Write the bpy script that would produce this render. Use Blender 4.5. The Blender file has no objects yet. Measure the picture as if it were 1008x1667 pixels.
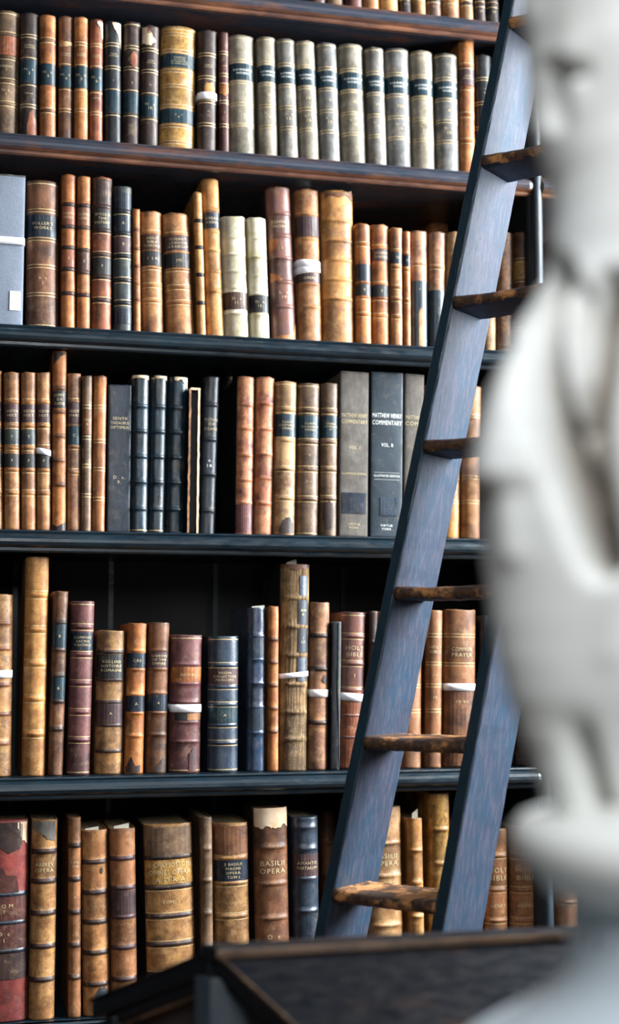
import bpy, bmesh, math, random
from mathutils import Vector, Matrix, noise as mnoise

# ------------------------------------------------------------------ camera
SC = bpy.context.scene
COL = SC.collection
F = 2315.0; CX, CY = 504.0, 833.5
YAW = math.radians(13.8); PIT = math.radians(5.6)
CAM = Vector((0, -3.1, 1.5))
RT = Vector((math.cos(YAW), -math.sin(YAW), 0))
FL = Vector((math.sin(YAW), math.cos(YAW), 0))
FW = Vector((math.sin(YAW)*math.cos(PIT), math.cos(YAW)*math.cos(PIT), math.sin(PIT)))
UP = RT.cross(FW)
cam_d = bpy.data.cameras.new('camera'); cam = bpy.data.objects.new('camera', cam_d); COL.objects.link(cam)
cam.matrix_world = Matrix((( RT.x, UP.x, -FW.x, CAM.x), (RT.y, UP.y, -FW.y, CAM.y), (RT.z, UP.z, -FW.z, CAM.z), (0,0,0,1)))
cam_d.sensor_fit = 'VERTICAL'; cam_d.sensor_height = 36.0; cam_d.lens = F/1667*36.0
cam_d.dof.use_dof = True; cam_d.dof.focus_distance = 2.92; cam_d.dof.aperture_fstop = 2.1
cam_d.clip_start = 0.05
SC.camera = cam

# ------------------------------------------------------------------ light, exposure
W = bpy.data.worlds.new('world'); SC.world = W; W.use_nodes = True
W.node_tree.nodes['Background'].inputs[0].default_value = (0.50, 0.68, 0.80, 1)
W.node_tree.nodes['Background'].inputs[1].default_value = 0.045
def area(name, loc, target, sx, sy, power, col):
    l = bpy.data.lights.new(name, 'AREA'); l.shape = 'RECTANGLE'; l.size = sx; l.size_y = sy
    l.energy = power; l.color = col
    o = bpy.data.objects.new(name, l); COL.objects.link(o); o.location = loc
    d = Vector(target) - Vector(loc); o.rotation_euler = d.to_track_quat('-Z', 'Y').to_euler(); return o
area('window_daylight', (3.6, -0.95, 3.1), (0.5, -0.1, 2.1), 1.5, 2.6, 700, (0.90, 0.96, 1.0))
area('bust_fill_light', (0.0, -3.6, 2.7), (0.6, -2.1, 1.8), .9, 1.1, 33, (0.97, 0.98, 1.0))  # added fill close behind the camera, there to brighten the bust
area('clerestory_daylight', (1.0, -3.6, 5.6), (0.7, -0.1, 2.6), 3.0, 1.6, 30, (0.84, 0.93, 1.0))
SC.view_settings.view_transform = 'Standard'; SC.view_settings.look = 'None'
SC.view_settings.gamma = 1; SC.view_settings.use_curve_mapping = False
SC.view_settings.exposure = 0.42

def ray(x, y): return FW + RT*((x-CX)/F) - UP*((y-CY)/F)
def on_plane(x, y, Y=0.0):                    # pixel of the photograph -> point of the upright plane Y
    d = ray(x, y); return CAM + d*((Y-CAM.y)/d.y)
def at_dist(x, y, Z):                         # pixel -> point at level distance Z
    d = ray(x, y); return CAM + d*(Z/d.dot(FL))

# ------------------------------------------------------------------ helpers
def hexc(h):
    c = [int(h[i:i+2], 16)/255 for i in (0, 2, 4)]
    return tuple(v/12.92 if v <= .04045 else ((v+.055)/1.055)**2.4 for v in c) + (1,)
def tag(o, label=None, cat=None, group=None, kind=None):
    if label: o['label'] = label
    if cat: o['category'] = cat
    if group: o['group'] = group
    if kind: o['kind'] = kind
    return o
def empty(name, loc=(0,0,0), rot=(0,0,0)):
    o = bpy.data.objects.new(name, None); COL.objects.link(o); o.location = loc; o.rotation_euler = rot
    o.empty_display_size = .05; return o
def link(name, verts, faces, mats, parent=None, fm=None, smooth=False):
    me = bpy.data.meshes.new(name); me.from_pydata([tuple(v) for v in verts], [], faces)
    if not isinstance(mats, (list, tuple)): mats = [mats]
    for m in mats: me.materials.append(m)
    if fm: me.polygons.foreach_set('material_index', fm)
    if smooth: me.polygons.foreach_set('use_smooth', [True]*len(me.polygons))
    me.update()
    o = bpy.data.objects.new(name, me); COL.objects.link(o)
    if parent: o.parent = parent
    return o
def fix_normals(o):
    bm = bmesh.new(); bm.from_mesh(o.data); bmesh.ops.recalc_face_normals(bm, faces=bm.faces); bm.to_mesh(o.data); bm.free(); return o
class MB:
    def __init__(s): s.v = []; s.f = []
    def hexa(s, p):                            # 8 points: bottom 4, top 4
        n = len(s.v); s.v += [Vector(q) for q in p]
        s.f += [tuple(n+i for i in q) for q in ((0,3,2,1),(4,5,6,7),(0,1,5,4),(1,2,6,5),(2,3,7,6),(3,0,4,7))]
    def box(s, x0,x1,y0,y1,z0,z1):
        s.hexa([(x0,y0,z0),(x1,y0,z0),(x1,y1,z0),(x0,y1,z0),(x0,y0,z1),(x1,y0,z1),(x1,y1,z1),(x0,y1,z1)])
    def sweep(s, rings, closed=True, caps=True):
        n0 = len(s.v); m = len(rings[0])
        for r in rings: s.v += [Vector(q) for q in r]
        for i in range(len(rings)-1):
            for j in range(m if closed else m-1):
                a = n0+i*m+j; b = n0+i*m+(j+1)%m
                s.f.append((a, b, b+m, a+m))
        if caps and closed:
            s.f.append(tuple(n0+j for j in range(m))[::-1]); s.f.append(tuple(n0+(len(rings)-1)*m+j for j in range(m)))
    def build(s, name, mat, parent=None, smooth=False, bevel=0):
        o = link(name, s.v, s.f, mat, parent, smooth=smooth); fix_normals(o)
        if bevel:
            b = o.modifiers.new('b', 'BEVEL'); b.width = bevel; b.segments = 3; b.limit_method = 'ANGLE'
            for p in o.data.polygons: p.use_smooth = True
        return o

# ------------------------------------------------------------------ materials
def nt(name):
    m = bpy.data.materials.new(name); m.use_nodes = True; t = m.node_tree
    return m, t, t.nodes['Principled BSDF']
def N(t, ty, **kw):
    n = t.nodes.new(ty)
    for k, v in kw.items():
        if hasattr(n, k): setattr(n, k, v)
        else: n.inputs[k].default_value = v
    return n
def coords(t, sc=(1,1,1), rnd=True):
    tc = N(t, 'ShaderNodeTexCoord'); mp = N(t, 'ShaderNodeMapping'); mp.inputs['Scale'].default_value = sc
    if rnd:
        oi = N(t, 'ShaderNodeObjectInfo'); ml = N(t, 'ShaderNodeMath', operation='MULTIPLY'); ml.inputs[1].default_value = 37.0
        t.links.new(oi.outputs['Random'], ml.inputs[0])
        cb = N(t, 'ShaderNodeCombineXYZ')
        for i in range(3): t.links.new(ml.outputs[0], cb.inputs[i])
        ad = N(t, 'ShaderNodeVectorMath', operation='ADD')
        t.links.new(tc.outputs['Object'], ad.inputs[0]); t.links.new(cb.outputs[0], ad.inputs[1]); t.links.new(ad.outputs[0], mp.inputs[0])
    else: t.links.new(tc.outputs['Object'], mp.inputs[0])
    return mp.outputs[0]
def noise_fac(t, vec, scale, detail=5, lo=.35, hi=.65, rough=.6):
    n = N(t, 'ShaderNodeTexNoise'); n.inputs['Scale'].default_value = scale; n.inputs['Detail'].default_value = detail
    n.inputs['Roughness'].default_value = rough
    t.links.new(vec, n.inputs['Vector'])
    r = N(t, 'ShaderNodeMapRange'); r.inputs[1].default_value = lo; r.inputs[2].default_value = hi
    t.links.new(n.outputs['Fac'], r.inputs[0]); return r.outputs[0]
def mix(t, fac, a, b, mode='MIX'):
    m = N(t, 'ShaderNodeMix', data_type='RGBA', blend_type=mode)
    if isinstance(fac, (int, float)): m.inputs[0].default_value = fac
    else: t.links.new(fac, m.inputs[0])
    for s, v in ((6, a), (7, b)):
        if isinstance(v, tuple): m.inputs[s].default_value = v
        else: t.links.new(v, m.inputs[s])
    return m.outputs[2]
def mul(t, a, k):
    m = N(t, 'ShaderNodeMath', operation='MULTIPLY'); t.links.new(a, m.inputs[0]); m.inputs[1].default_value = k; return m.outputs[0]
def leather(name, c1, c2, dark='2A1C18', amt=.5, patch=9, rough=.48, streak=0, spec=.4, bump=.25, light=.20, vst=(1,1,.22), slo=.3, shi=.8):
    m, t, b = nt(name)
    v = coords(t); vs = coords(t, vst)
    big = noise_fac(t, v, 28, 6, .40, .60, .65)
    col = mix(t, big, hexc(c1), hexc(c2))
    st = noise_fac(t, vs, 130, 4, slo, shi)                              # vertical scuffs
    col = mix(t, mul(t, st, .42+streak), col, hexc(dark))
    pt = noise_fac(t, v, patch*1.5, 8, .50, .66, .72)                       # worn and stained patches
    col = mix(t, mul(t, pt, min(1, amt*1.35)), col, hexc(dark))
    bn = noise_fac(t, v, 55, 8, .53, .62, .72); col = mix(t, mul(t, bn, min(.6, amt*.75)), col, mix(t, .6, hexc(c2), hexc(dark)))   # scorched mottling
    fine = noise_fac(t, v, 420, 3, .35, .75)
    col = mix(t, mul(t, fine, .28), col, mix(t, .5, hexc(c2), hexc(dark)))
    lt = noise_fac(t, v, 38, 8, .54, .66, .75)
    col = mix(t, mul(t, lt, light), col, hexc('DDBB90'))
    t.links.new(col, b.inputs['Base Color'])
    rr = N(t, 'ShaderNodeMapRange'); rr.inputs[3].default_value = rough-.1; rr.inputs[4].default_value = rough+.2
    t.links.new(st, rr.inputs[0]); t.links.new(rr.outputs[0], b.inputs['Roughness'])
    b.inputs['Specular IOR Level'].default_value = spec
    bp = N(t, 'ShaderNodeBump'); bp.inputs['Strength'].default_value = bump; bp.inputs['Distance'].default_value = .001
    t.links.new(fine, bp.inputs['Height']); t.links.new(bp.outputs[0], b.inputs['Normal'])
    return m
def plain(name, c, rough=.6, metal=0, c2=None, scale=60, sc=(1,1,1), bump=0):
    m, t, b = nt(name)
    v = coords(t, sc); f = noise_fac(t, v, scale, 5, .35, .7)
    col = mix(t, f, hexc(c), hexc(c2 or c)); t.links.new(col, b.inputs['Base Color'])
    b.inputs['Roughness'].default_value = rough; b.inputs['Metallic'].default_value = metal
    if bump:
        bp = N(t, 'ShaderNodeBump'); bp.inputs['Strength'].default_value = bump; bp.inputs['Distance'].default_value = .001
        t.links.new(f, bp.inputs['Height']); t.links.new(bp.outputs[0], b.inputs['Normal'])
    return m
def painted_wood(name, base, second, worn, worn_amt=.6, lo=.56, rough=.38, grain=(1,1,1), edge_worn=0.0, spec=.5):
    m, t, b = nt(name)
    v = coords(t, grain); v1 = coords(t)
    f = noise_fac(t, v1, 7, 4, .35, .65); col = mix(t, f, hexc(base), hexc(second))
    g = noise_fac(t, v, 90, 5, .3, .75); col = mix(t, mul(t, g, .45), col, mix(t, .5, hexc(second), hexc(worn)))
    p = noise_fac(t, v, 16, 8, lo, lo+.1, .7); col = mix(t, mul(t, p, worn_amt), col, hexc(worn))
    if edge_worn:
        geo = N(t, 'ShaderNodeNewGeometry'); er = N(t, 'ShaderNodeMapRange'); er.inputs[1].default_value = .52; er.inputs[2].default_value = .60
        t.links.new(geo.outputs['Pointiness'], er.inputs[0]); col = mix(t, mul(t, er.outputs[0], edge_worn), col, hexc(worn))
    t.links.new(col, b.inputs['Base Color'])
    rr = N(t, 'ShaderNodeMapRange'); rr.inputs[3].default_value = rough-.06; rr.inputs[4].default_value = rough+.16
    t.links.new(g, rr.inputs[0]); t.links.new(rr.outputs[0], b.inputs['Roughness'])
    b.inputs['Specular IOR Level'].default_value = spec
    bp = N(t, 'ShaderNodeBump'); bp.inputs['Strength'].default_value = .12; bp.inputs['Distance'].default_value = .001
    t.links.new(g, bp.inputs['Height']); t.links.new(bp.outputs[0], b.inputs['Normal'])
    return m

L = {}
ALT = {}
def dk(h, k): return ''.join('%02X' % int(max(0, min(255, int(h[i:i+2], 16)*k))) for i in (0, 2, 4))
def addl(k, c1, c2, dark, amt, **kw):
    L[k] = leather(k+'_leather', dk(c1,.93), dk(c2,.88), dk(dark,.9), amt, **kw)
    if 'label' not in k: ALT[k] = leather(k+'_rubbed_leather', dk(c1,.80), dk(c2,.70), dk(dark,.9), min(1, amt*1.5), **kw)
addl('tan', 'CC9058', 'A2683A', '4A2C1E', .65)
addl('honey', 'DCA25C', 'C07E3E', '5A3820', .55)
addl('orange', 'D08548', 'AC622C', '4A2416', .6)
addl('paletan', 'D8AE7C', 'B98650', '5C3C26', .5)
addl('brown', '8E5E3E', '6E4228', '2A1812', .55, light=.12)
addl('taupe', '8C6E52', '6C5038', '30221A', .5, light=.12)
addl('rust', 'A8603C', '84462A', '33160F', .5, light=.12)
addl('dark', '4C3630', '34241F', '140E0E', .5, light=.12)
addl('darkred', '6A3A30', '4A2622', '1C0E0C', .5, light=.12)
addl('black', '22262C', '181A20', '0A0A0C', .4, rough=.42, light=.05)
addl('grey', '98928A', '7C766C', '46423C', .35, streak=.05)
addl('greige', 'AEA492', '8C826E', '524A3E', .35)
addl('slate', '84827E', '646260', '343230', .35)
addl('vellum', 'EFE7D0', 'DCCFA8', 'A08A5C', .30, patch=14, rough=.5)
addl('purple', '7A5550', '8A5A4A', '3C2628', .4, rough=.36, light=.12)
addl('mulberry', '82504C', '6A3C3C', '2E1A20', .45, light=.12)
addl('blue', '3A4858', '2C3848', '121820', .4, rough=.33, spec=.6, light=.06)
addl('bluegloss', '46506A', '2E4A66', '1A1824', .4, rough=.24, spec=.8, light=.06)
addl('navy', '1C2A3A', '14202E', '080C12', .3, rough=.35, spec=.6, light=.06)
addl('teal', '12303E', '0C2430', '060C12', .25, rough=.35, spec=.6, light=.06)
addl('greencalf', '4A5048', '2C3440', '1A1E20', .5, patch=26, light=.06)
addl('gilt', 'D0A050', 'A8783C', '5A3C1E', .7, patch=60, rough=.4, light=.5)
addl('stained', 'D69468', 'C0744C', '4A1E26', .95, patch=16)
addl('stainedpale', 'C08A60', '94664C', '3A2420', .85, patch=16)
addl('tattered', 'B08C5C', '8A6840', '3A2818', .6, streak=.55, patch=20, rough=.75, bump=.8, vst=(3.2,1,.05), slo=.44, shi=.60)
addl('redcloth', 'A84A40', '8E3A34', '3A1A1A', .35, light=.06)
addl('goldleather', 'C6945A', '9A683A', '4A2E1C', .6, patch=20)
addl('bible', 'B4784C', '95603A', '48301F', .4, patch=12)
addl('clothgrey', '77706A', '6A645E', '44403C', .3, rough=.8, spec=.2, light=.06)
addl('clothnavy', '1E3240', '182A36', '0E1820', .3, rough=.55, light=.06)
addl('tealabel', '123642', '0F2A35', '0A1C24', .35, rough=.4, light=.06)
addl('navylabel', '1E2C3C', '161F2C', '0C1018', .35, rough=.4, light=.06)
addl('blacklabel', '2C2A2A', '20201F', '100F0F', .4, light=.06)
addl('plumlabel', '553A3A', '442E30', '221618', .4, light=.06)
addl('brownlabel', '60402F', '4A3024', '241610', .4, light=.06)
M = {}
M['gold'] = plain('gilt_line', 'D8BE8E', .42, .25, 'A88852', 200)
M['lettergold'] = plain('gilt_lettering', 'D0BC92', .5, 0, 'A08C64', 500)
M['letterwhite'] = plain('pale_lettering', 'E6E6DE', .6)
M['page'] = plain('page_edge', 'B8A684', .85, 0, '80704E', 300, (1,.05,.05))
M['paper'] = plain('paper_slip', 'D4D2C4', .8, 0, 'BFBBAC')
M['tornpaper'] = plain('torn_paper', 'DCC4A8', .85, 0, 'C29E78', 40)
M['tape'] = plain('cotton_tape', 'F0EEF2', .8, 0, 'E4E2E8', 300, bump=.2)
M['rawskin'] = plain('bare_leather', 'D2925C', .7, 0, 'B87244', 60)
M['boxgrey'] = plain('grey_buckram', '7E8694', .75, 0, '707886', 220)
M['whitelabel'] = plain('white_card', 'E8E6EC', .7)
M['shelf'] = painted_wood('skylit_shelf_wood', '202C38', '2C3440', '583A30', .8, .50, .30, (.25,1,1))  # skylight on the upper shelves is put into this paler copy
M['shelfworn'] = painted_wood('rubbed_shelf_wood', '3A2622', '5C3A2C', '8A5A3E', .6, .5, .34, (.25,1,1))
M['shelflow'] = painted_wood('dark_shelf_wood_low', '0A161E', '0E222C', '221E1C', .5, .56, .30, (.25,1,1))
M['upright'] = painted_wood('dark_upright_wood', '0C1A24', '12242E', '2A2420', .5, .56, .46, (1,1,.25), spec=.35)
M['inside'] = plain('dark_inner_wood', '0E1012', .7, 0, '161412')
M['ladder'] = painted_wood('blue_black_ladder_paint', '183446', '2A2F3C', '403E4A', .7, .48, .52, (9,9,.35), spec=.10)
M['ladderedge'] = painted_wood('shaded_ladder_edge', '0E2430', '12303E', '3C3028', .35, .6, .4, (3,3,.4))
M['rung'] = painted_wood('worn_rung_wood', '1A1A1E', '2E2422', 'B8804E', 1.0, .49, .5, (1,1,1), spec=.3)
M['casewood'] = painted_wood('case_wood', '060A10', '090F15', '2A1C16', .7, .55, .34, (.4,1,1), spec=.3)
M['caserail'] = painted_wood('case_rail_wood', '3A2C24', '4A382C', '7A5C44', .6, .48, .35, (.4,1,1))
M['casepost'] = painted_wood('case_post_wood', '2C363E', '38424A', '3C3834', .4, .5, .4, (1,1,.4))
M['caseedge'] = painted_wood('case_edge_wood', '241A14', '32241A', '5A4430', .6, .5, .4, (1,1,1), spec=.3)
M['casepanel'] = plain('case_panel', '2C2826', .45, 0, '3C302A', 8)
M['floor'] = painted_wood('floor_boards', '3A2A20', '4A3628', '5E4634', .5, .5, .4, (.3,4,1))

# ------------------------------------------------------------------ books
def spine_curve(w, sag):
    def y(x):
        s = min(1, abs(2*x/w)); return sag*(1-(1-s**2.15)**(1/2.15)) if s < 1 else sag
    return y
def wrapped(name, w, sag, cols, off, mats, parent):
    """thin sheet lying on the spine; cols = [(x, z0, z1)...]"""
    yc = spine_curve(w, sag); v = []; f = []; nz = 4
    for x, z0, z1 in cols:
        for k in range(nz+1): v.append((x, yc(x)-off, z0+(z1-z0)*k/nz))
    n = len(cols)
    for i in range(n-1):
        for k in range(nz):
            a = i*(nz+1)+k; f.append((a, a+nz+1, a+nz+2, a+1))
    m = len(v)                                       # a rim gives the sheet its thickness
    v += [(x, y+off*.9, z) for x, y, z in v]
    per = [i*(nz+1) for i in range(n)] + [(n-1)*(nz+1)+k for k in range(1, nz+1)] + [i*(nz+1)+nz for i in range(n-2, -1, -1)] + [k for k in range(nz-1, 0, -1)]
    for i in range(len(per)):
        a, b = per[i], per[(i+1) % len(per)]; f.append((b, a, a+m, b+m))
    return link(name, v, f, mats, parent, smooth=False)
_tc = {}
def text_geo(s, serif=True):
    if s in _tc: return _tc[s]
    cu = bpy.data.curves.new('t', 'FONT'); cu.body = s; cu.size = 1; cu.resolution_u = 2; cu.align_x = 'CENTER'; cu.space_character = 1.12; cu.offset = -.004
    o = bpy.data.objects.new('t', cu); COL.objects.link(o)
    dg = bpy.context.evaluated_depsgraph_get(); me = o.evaluated_get(dg).to_mesh()
    v = [tuple(p.co) for p in me.vertices]; f = [tuple(p.vertices) for p in me.polygons]
    o.evaluated_get(dg).to_mesh_clear(); bpy.data.objects.remove(o); bpy.data.curves.remove(cu)
    _tc[s] = (v, f); return v, f
def lettering(lines, zc, hh, w, sag, off, parent, mat, xc=0, width=.78, lead=1.55):
    """lines of capitals centred on height zc; hh = capital height"""
    yc = spine_curve(w, sag); V = []; Fc = []
    n = len(lines)
    for i, s in enumerate(lines):
        if not s: continue
        v, f = text_geo(s)
        if not v: continue
        x0 = min(p[0] for p in v); x1 = max(p[0] for p in v)
        sy = hh/.72; sx = min(sy*1.15, width*w/max(.01, x1-x0)); mx = (x0+x1)/2
        zb = zc + ((n-1)/2-i)*hh*lead - hh/2; k = len(V)
        for p in v:
            x = xc+(p[0]-mx)*sx; V.append((x, yc(x)-off, zb+p[1]*sy))
        Fc += [tuple(k+j for j in q) for q in f]
    if V: return link('lettering', V, Fc, mat, parent)

SHELF_Z = [3.012, 2.634, 2.207, 1.760, 1.235, 0.728]
SPINE_Y = 0.022
PREV = {}
rng = random.Random(5)
def book(row, xb0, xb1, yt, xt0, xt1, mat, label, bands=(), gold=0, tags=(), straps=(), patches=(), slips=(), back=0.0, ztop=None,
         bandmat=None, name='book', group=None, cover=None, headgold=0, flat=False, cat='book'):
    Y = SPINE_Y + back + rng.uniform(-.003, .004)
    zs = SHELF_Z[row]
    yb = 0
    # pixel row of the shelf surface under this spine
    def ground(x):
        lo, hi = 0.0, 2200.0
        for _ in range(30):
            md = (lo+hi)/2
            if on_plane(x, md, Y).z > zs: lo = md
            else: hi = md
        return on_plane(x, lo, Y)
    p0, p1 = ground(xb0), ground(xb1)
    q0, q1 = on_plane(xt0, yt, Y), on_plane(xt1, yt, Y)
    w = (p1.x-p0.x)*.5 + (q1.x-q0.x)*.5; w *= .975
    h0 = (q0.z+q1.z)/2 - zs
    lean = math.atan2((q0.x+q1.x-p0.x-p1.x)/2, h0)
    if abs(lean) < .006: lean = 0
    h = (h0/math.cos(lean)) - (w/2)*abs(math.sin(lean))
    xc = (p0.x+p1.x)/2
    if back < .05:
        pr = PREV.get(row)
        if pr:
            zt = min(h, pr[2]); need = max(pr[0]-(xc-w/2), pr[0]+math.tan(pr[1])*zt-(xc-w/2+math.tan(lean)*zt))+.0012
            if 0 < need < .012: xc += need*.6; w -= need*.8
        PREV[row] = (xc+w/2, lean, h)
    root = empty(name, (xc, Y, zs+(w/2)*abs(math.sin(lean))+.0006), (0, lean, 0))
    tag(root, label, cat, group)
    D = max(.12, min(.235, h*.66)) if back < .2 else .14; sag = min(.026, max(.004, .44*w)); bs = max(.85, min(1.7, h/.30)) if gold != 2 else 1; 
    if flat: sag = .003
    lm = L[mat]; bm_ = L[bandmat] if bandmat else lm
    yc = spine_curve(w, sag)
    # rows of the spine: (z, outward, material)
    rows = []
    def Z(f): return h*(1-f)
    marks = []
    for f in bands:
        if gold == 2: marks += [(Z(f)-.0042, Z(f)-.0026), (Z(f)+.0026, Z(f)+.0042)]
        elif gold == 1: marks += [(Z(f)-.0052*bs-.0014, Z(f)-.0052*bs), (Z(f)+.0052*bs, Z(f)+.0052*bs+.0014)]
    if headgold: marks += [(h-.008, h-.0062), (.005, .0066)]
    zs_ = {0.0, h}
    k = max(8, int(h/.009))
    for i in range(k+1): zs_.add(h*i/k)
    for a, b in marks: zs_.add(a); zs_.add(b)
    if gold != 2:
        for f in bands:
            for d in (-.0040, -.0030, -.0016, 0, .0016, .0030, .0040): zs_.add(Z(f)+d*bs)
    for d in (.0015, .004): zs_.add(d); zs_.add(h-d)
    zl = sorted(z for z in zs_ if 0 <= z <= h)
    zz = [zl[0]]
    for z in zl[1:]:
        if z-zz[-1] > 2e-4: zz.append(z)
    def out(z):
        o = 0
        if gold != 2:
            for f in bands:
                d = abs(z-Z(f)); 
                if d < .0042*bs: o = max(o, .0024*bs*(math.cos(d/.0042/bs*math.pi)*.5+.5)**.55)
        e = min(z, h-z)
        if e < .004: o += -.0018*(1-e/.004)**2 + .0006
        return o
    nx = 14 if w > .02 else 10
    sx = [math.sin((i/nx-.5)*math.pi) for i in range(nx+1)]
    V = []; Fc = []; fm = []; pal = [rng.random() < .33 for _ in range(len(bands)+1)]
    sd = rng.uniform(0, 100)
    for z in zz:
        o = out(z)
        for s in sx:
            x = s*w/2; wob = .0008*mnoise.noise(Vector((x*30+sd, z*22, sd))) + .0004*mnoise.noise(Vector((x*120+sd, z*90, sd)))
            edge = (1-abs(s)**6)
            tz = z
            if z == zz[-1]: tz = z + .0012*mnoise.noise(Vector((x*90+sd, 3, sd)))*2
            V.append((x, yc(x)-(o+wob)*edge, tz))
    n1 = nx+1
    for r in range(len(zz)-1):
        zm = (zz[r]+zz[r+1])/2; mi = 0
        if any(a <= zm <= b for a, b in marks): mi = 1
        elif bandmat and any(abs(zm-Z(f)) < .0042*bs for f in bands): mi = 2
        if mi == 0 and bands and pal[sum(1 for f in bands if Z(f) > zm)]: mi = 3
        if mi == 0 and (zm < .006 or zm > h-.006): mi = 3
        for i in range(nx):
            a = r*n1+i; Fc.append((a, a+1, a+1+n1, a+n1)); fm.append(mi)
    Fc.append(tuple(range(n1))[::-1]); fm.append(0)
    Fc.append(tuple((len(zz)-1)*n1+i for i in range(n1))); fm.append(0)
    sp = link('spine', V, Fc, [lm, M['gold'], bm_, ALT.get(mat, lm)], root, fm, smooth=False)
    for p in sp.data.polygons: p.use_smooth = len(p.vertices) == 4
    cm = L[cover] if cover else lm
    for sgn in (-1, 1):
        b = MB(); xa = sgn*w/2; xb = sgn*(w/2-min(.003, w*.16)); b.box(min(xa, xb), max(xa, xb), sag*.92, D, 0, h-.0005)
        b.build('cover', cm, root)
    b = MB(); t = w/2-min(.003, w*.16); b.box(-t, t, sag+.0015, D-.004, .003, h-.005); b.build('page_block', M['page'], root)
    lo = .0007
    for tg in tags:
        f0, f1, lmname, lines = tg[0], tg[1], tg[2], tg[3]
        kw = tg[4] if len(tg) > 4 else {}
        s0, s1 = kw.get('s', (-.985, .985))
        off = .0004
        z0, z1 = Z(f1), Z(f0)
        par = root
        if lmname:
            cols = []
            for i in range(13):
                a = s0+(s1-s0)*i/12; x = math.sin(a*math.pi/2)*w/2 if abs(s0) > .9 and abs(s1) > .9 else a*w/2
                cols.append((x, z0, z1))
            par = wrapped('title_label' if f0 < .5 else 'shelfmark_label', w, sag, cols, .0013, L[lmname] if lmname in L else M[lmname], root); off = .0016
        if lines:
            n = len(lines); hh = kw.get('h', min((z1-z0)/(n*1.7+.3), .007))*.86
            lettering(lines, (z0+z1)/2, hh, w, sag, off+.0003 if lmname else .0012, par, M[kw.get('c', 'lettergold')], xc=(s0+s1)/2*w/2 if lmname else kw.get('xc', 0)*w, width=kw.get('w', .74)*min(1, (s1-s0)/1.8 if lmname else 1))
    for st in straps:
        f, ti = st[0], st[1]; sh = (st[2] if len(st) > 2 else .016)
        V = []; Fc = []; e = .0016
        path = [(-w/2-e, D*.7)] + [(-w/2-e, sag+.004)] + [(s*(w/2+e*.6), yc(s*w/2)-.0034) for s in sx[1:-1]] + [(w/2+e, sag+.004), (w/2+e, D*.7)]
        for x, y in path:
            zc = Z(f)+ti*x/w
            for dz in (-sh/2, sh/2): V.append((x, y, zc+dz)); 
        m = len(path)
        for i in range(m-1): Fc.append((2*i, 2*i+2, 2*i+3, 2*i+1))
        o = link('cotton_tape', V, Fc, M['tape'], root, smooth=True)
        so = o.modifiers.new('s', 'SOLIDIFY'); so.thickness = .0008; o['label'] = 'white cotton tape tied round the book'
    for pt in patches:
        cols, pm, nm = pt[0], pt[1], pt[2]
        cols2 = []
        for i in range(len(cols)-1):
            for k in range(6):
                u = k/6; us = u*u*(3-2*u); a, b = cols[i], cols[i+1]; hgt = abs(a[2]-a[1])
                j1 = mnoise.noise(Vector((i*3.1+u*2.7, sd, 1)))*.10*hgt; j2 = mnoise.noise(Vector((i*3.1+u*2.7, sd, 9)))*.10*hgt
                if a[1] < .03: j1 = 0
                if a[2] > .96: j2 = 0
                cols2.append(((a[0]+(b[0]-a[0])*u)*w/2, Z(a[2]+(b[2]-a[2])*us+j2), Z(a[1]+(b[1]-a[1])*us+j1)))
        a = cols[-1]; cols2.append((a[0]*w/2, Z(a[2]), Z(a[1])))
        wrapped(nm, w, sag, cols2, .0015, L[pm] if pm in L else M[pm], root)
    for sl in slips:                                     # slip of paper standing out of the pages
        xs, ww, up, yy = sl
        b = MB(); x0 = xs*w; z0 = h-.05; z1 = h+up
        b.hexa([(x0-ww/2, yy, z0), (x0+ww/2, yy, z0), (x0+ww/2, yy+.0006, z0), (x0-ww/2, yy+.0006, z0),
                (x0-ww/2*.9, yy, z1-up*.55), (x0+ww/2, yy-.001, z1), (x0+ww/2, yy+.0006, z1), (x0-ww/2*.9, yy+.0006, z1-up*.55)])
        b.build('paper_slip', M['paper'], root)
    return root

def ev(n, a=.14, b=.86): return [a+(b-a)*i/(n-1) for i in range(n)]
S = [' on the topmost shelf', ' on the second shelf', ' on the third shelf', ' on the fourth shelf', ' on the fifth shelf', ' on the bottom shelf']
# --- topmost shelf: only the feet of the books are in view
R0 = [(505,533,'brown','brown calf book foot, leftmost of those visible'),(535,563,'taupe','taupe leather book foot beside the leftmost brown one'),
 (565,593,'darkred','dark red-brown leather book foot with a small gilt mark'),(594,621,'tan','tan leather book foot with reddish patch'),
 (622,652,'honey','wide honey coloured book foot, brightest of the tan ones'),(653,673,'dark','narrow dark brown book foot right of the wide honey one'),
 (674,696,'honey','narrow honey leather book foot between dark brown neighbours'),(697,722,'brown','brown book foot with rubbed orange patch'),
 (724,752,'tan','wide tan book foot with rubbed orange patch'),(753,774,'paletan','pale tan book foot beside the dark volume marked 27'),
 (776,794,'dark','dark purple-brown book foot marked 27'),(795,816,'dark','dark book foot marked 28 beside the ladder')]
for i, (a, b, m, d) in enumerate(R0):
    tg = []
    if i == 10: tg = [(.885,.905,None,['27.'],{'h':.006,'w':.5})]
    elif i == 11: tg = [(.885,.905,None,['28.'],{'h':.006,'w':.5})]
    elif i in (3,5,7,8): tg = [(.885,.905,None,['b. s.'],{'h':.004,'w':.5})]
    book(0, a, b, -172, a-8, b-8, m, d+' on the topmost shelf', [.15,.32,.5,.67,.84], 1, tags=tg, headgold=1, bandmat='dark' if i%2 else None)

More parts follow.
